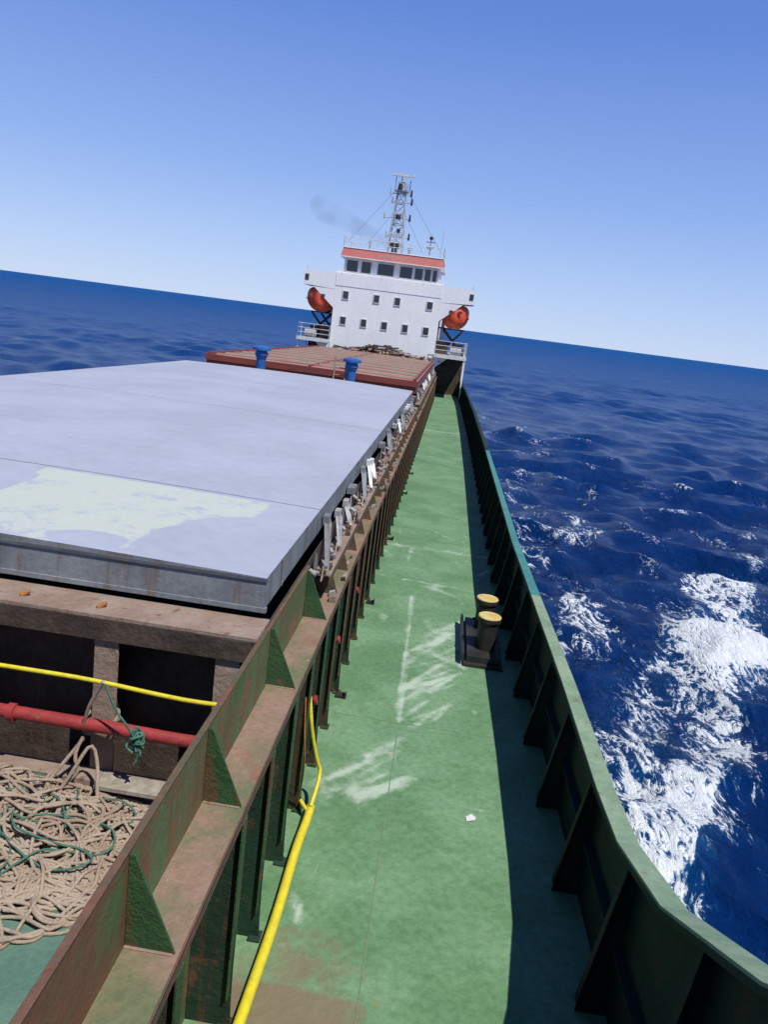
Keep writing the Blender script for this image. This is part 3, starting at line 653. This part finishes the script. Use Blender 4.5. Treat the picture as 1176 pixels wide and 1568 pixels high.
def ma(op,a,b_=None,c_=None):
    x=N.new('ShaderNodeMath'); x.operation=op
    for i,v in enumerate((a,b_,c_)):
        if v is None: continue
        if isinstance(v,(int,float)): x.inputs[i].default_value=v
        else: L.new(v,x.inputs[i])
    return x.outputs[0]
at=N.new('ShaderNodeAttribute'); at.attribute_name='foam'; dens=at.outputs['Fac']
af=N.new('ShaderNodeAttribute'); af.attribute_name='far'; far=af.outputs['Fac']
big_=no(.45,4,.6,.8,1,.55,.4)
ridge=ma('ABSOLUTE',ma('SUBTRACT',no(1.3,4,.6,1.4,1,.45,.38),.5))
ridge2=ma('ABSOLUTE',ma('SUBTRACT',no(4.2,5,.65,1.4,1,.45,.5),.5))
fine=no(11,4,.7,.5)
P=ma('ADD',ma('MULTIPLY',ma('SUBTRACT',big_,.5),2.5),ma('ADD',ma('MULTIPLY',ridge,4.2),ma('ADD',ma('MULTIPLY',ridge2,4.2),ma('MULTIPLY',fine,.5))))
mr=N.new('ShaderNodeMapRange'); mr.inputs[1].default_value=0.0; mr.inputs[2].default_value=.30; L.new(ma('SUBTRACT',dens,P),mr.inputs[0])
nz_=N.new('ShaderNodeMath'); nz_.operation='GREATER_THAN'; L.new(dens,nz_.inputs[0]); nz_.inputs[1].default_value=.02
L.new(ma('MULTIPLY',mr.outputs[0],nz_.outputs[0]),mx_.inputs[0])
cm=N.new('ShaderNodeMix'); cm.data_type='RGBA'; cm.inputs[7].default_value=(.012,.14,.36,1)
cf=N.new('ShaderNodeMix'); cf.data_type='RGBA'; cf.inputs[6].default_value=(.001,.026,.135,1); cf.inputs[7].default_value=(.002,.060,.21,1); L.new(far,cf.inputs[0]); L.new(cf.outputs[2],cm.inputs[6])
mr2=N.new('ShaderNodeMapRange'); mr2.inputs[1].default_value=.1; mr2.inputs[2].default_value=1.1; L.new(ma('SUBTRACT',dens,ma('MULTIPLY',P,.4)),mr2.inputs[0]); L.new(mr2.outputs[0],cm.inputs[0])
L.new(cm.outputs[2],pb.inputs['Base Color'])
L.new(ma('MULTIPLY_ADD',far,.4,.13),pb.inputs['Roughness']); L.new(ma('MULTIPLY_ADD',far,-.15,.22),pb.inputs['Specular IOR Level'])
pb.inputs['IOR'].default_value=1.33
bh=ma('ADD',ma('MULTIPLY',no(1.5,9,.70,.4,1,.55,.4),1.2),ma('MULTIPLY',no(.45,5,.6,.3,1,.5,.3),1.9))
bp=N.new('ShaderNodeBump'); bp.inputs['Strength'].default_value=1.0; bp.inputs['Distance'].default_value=.42; L.new(bh,bp.inputs['Height']); L.new(bp.outputs[0],pb.inputs['Normal'])
bp2=N.new('ShaderNodeBump'); bp2.inputs['Strength'].default_value=.7; bp2.inputs['Distance'].default_value=.14; L.new(ma('SUBTRACT',no(4,6,.7,.5),P),bp2.inputs['Height']); L.new(bp2.outputs[0],fo.inputs['Normal'])
me.materials.append(m)

# ------------------------------------------------------------ light + sky
ts=Vector((.40,-.42,1)).normalized(); el=math.asin(ts.z); az=math.atan2(ts.x,ts.y)
w=bpy.data.worlds.new('sky'); S.world=w; w.use_nodes=True; nt=w.node_tree; N=nt.nodes; L=nt.links
bg=N['Background']; sk=N.new('ShaderNodeTexSky'); sk.sky_type='NISHITA'; sk.sun_disc=False
sk.sun_elevation=el; sk.sun_rotation=az; sk.air_density=1.0; sk.dust_density=.2; sk.ozone_density=3.0
tcw=N.new('ShaderNodeTexCoord'); sp=N.new('ShaderNodeSeparateXYZ'); L.new(tcw.outputs['Generated'],sp.inputs[0])
rp_=N.new('ShaderNodeValToRGB'); L.new(sp.outputs['Z'],rp_.inputs[0]); e=rp_.color_ramp.elements
K=1/.13
def C(c): return tuple(v for v in c)+(1,)
e[0].position=0.0; e[0].color=C((.54,.67,.94)); e[1].position=1.0; e[1].color=C((.03,.09,.34))
for p,c in ((.06,(.44,.59,.93)),(.17,(.27,.43,.87)),(.34,(.125,.25,.72)),(.6,(.05,.14,.45))): x=e.new(p); x.color=C(c)
sc_=N.new('ShaderNodeVectorMath'); sc_.operation='SCALE'; sc_.inputs['Scale'].default_value=K; L.new(rp_.outputs[0],sc_.inputs[0])
mxw=N.new('ShaderNodeMix'); mxw.data_type='RGBA'; mxw.inputs[0].default_value=.85; L.new(sk.outputs[0],mxw.inputs[6]); L.new(sc_.outputs[0],mxw.inputs[7])
L.new(mxw.outputs[2],bg.inputs[0]); bg.inputs[1].default_value=.13
sd=bpy.data.lights.new('sun','SUN'); sd.energy=4.8; sd.angle=math.radians(.5); sd.color=(1,.96,.87)
so=bpy.data.objects.new('sun',sd); S.collection.objects.link(so); so.rotation_euler=(-ts).to_track_quat('-Z','Y').to_euler()

# ------------------------------------------------------------ camera
psi=math.radians(3.42); phi=math.radians(13.3); th_=math.radians(7.46)
F0=Vector((-math.sin(psi)*math.cos(phi),math.cos(psi)*math.cos(phi),-math.sin(phi)))
R0=Vector((math.cos(psi),math.sin(psi),0)); U0=R0.cross(F0)
r=R0*math.cos(th_)+U0*math.sin(th_); u=-R0*math.sin(th_)+U0*math.cos(th_)
cd=bpy.data.cameras.new('camera'); cd.sensor_fit='VERTICAL'; cd.sensor_height=36; cd.lens=1178/1568*36; cd.clip_start=.05; cd.clip_end=100000
co_=bpy.data.objects.new('camera',cd); S.collection.objects.link(co_)
mw=Matrix((r,u,-F0)).transposed().to_4x4(); mw.translation=Vector((0,0,4.8)); co_.matrix_world=mw
S.camera=co_
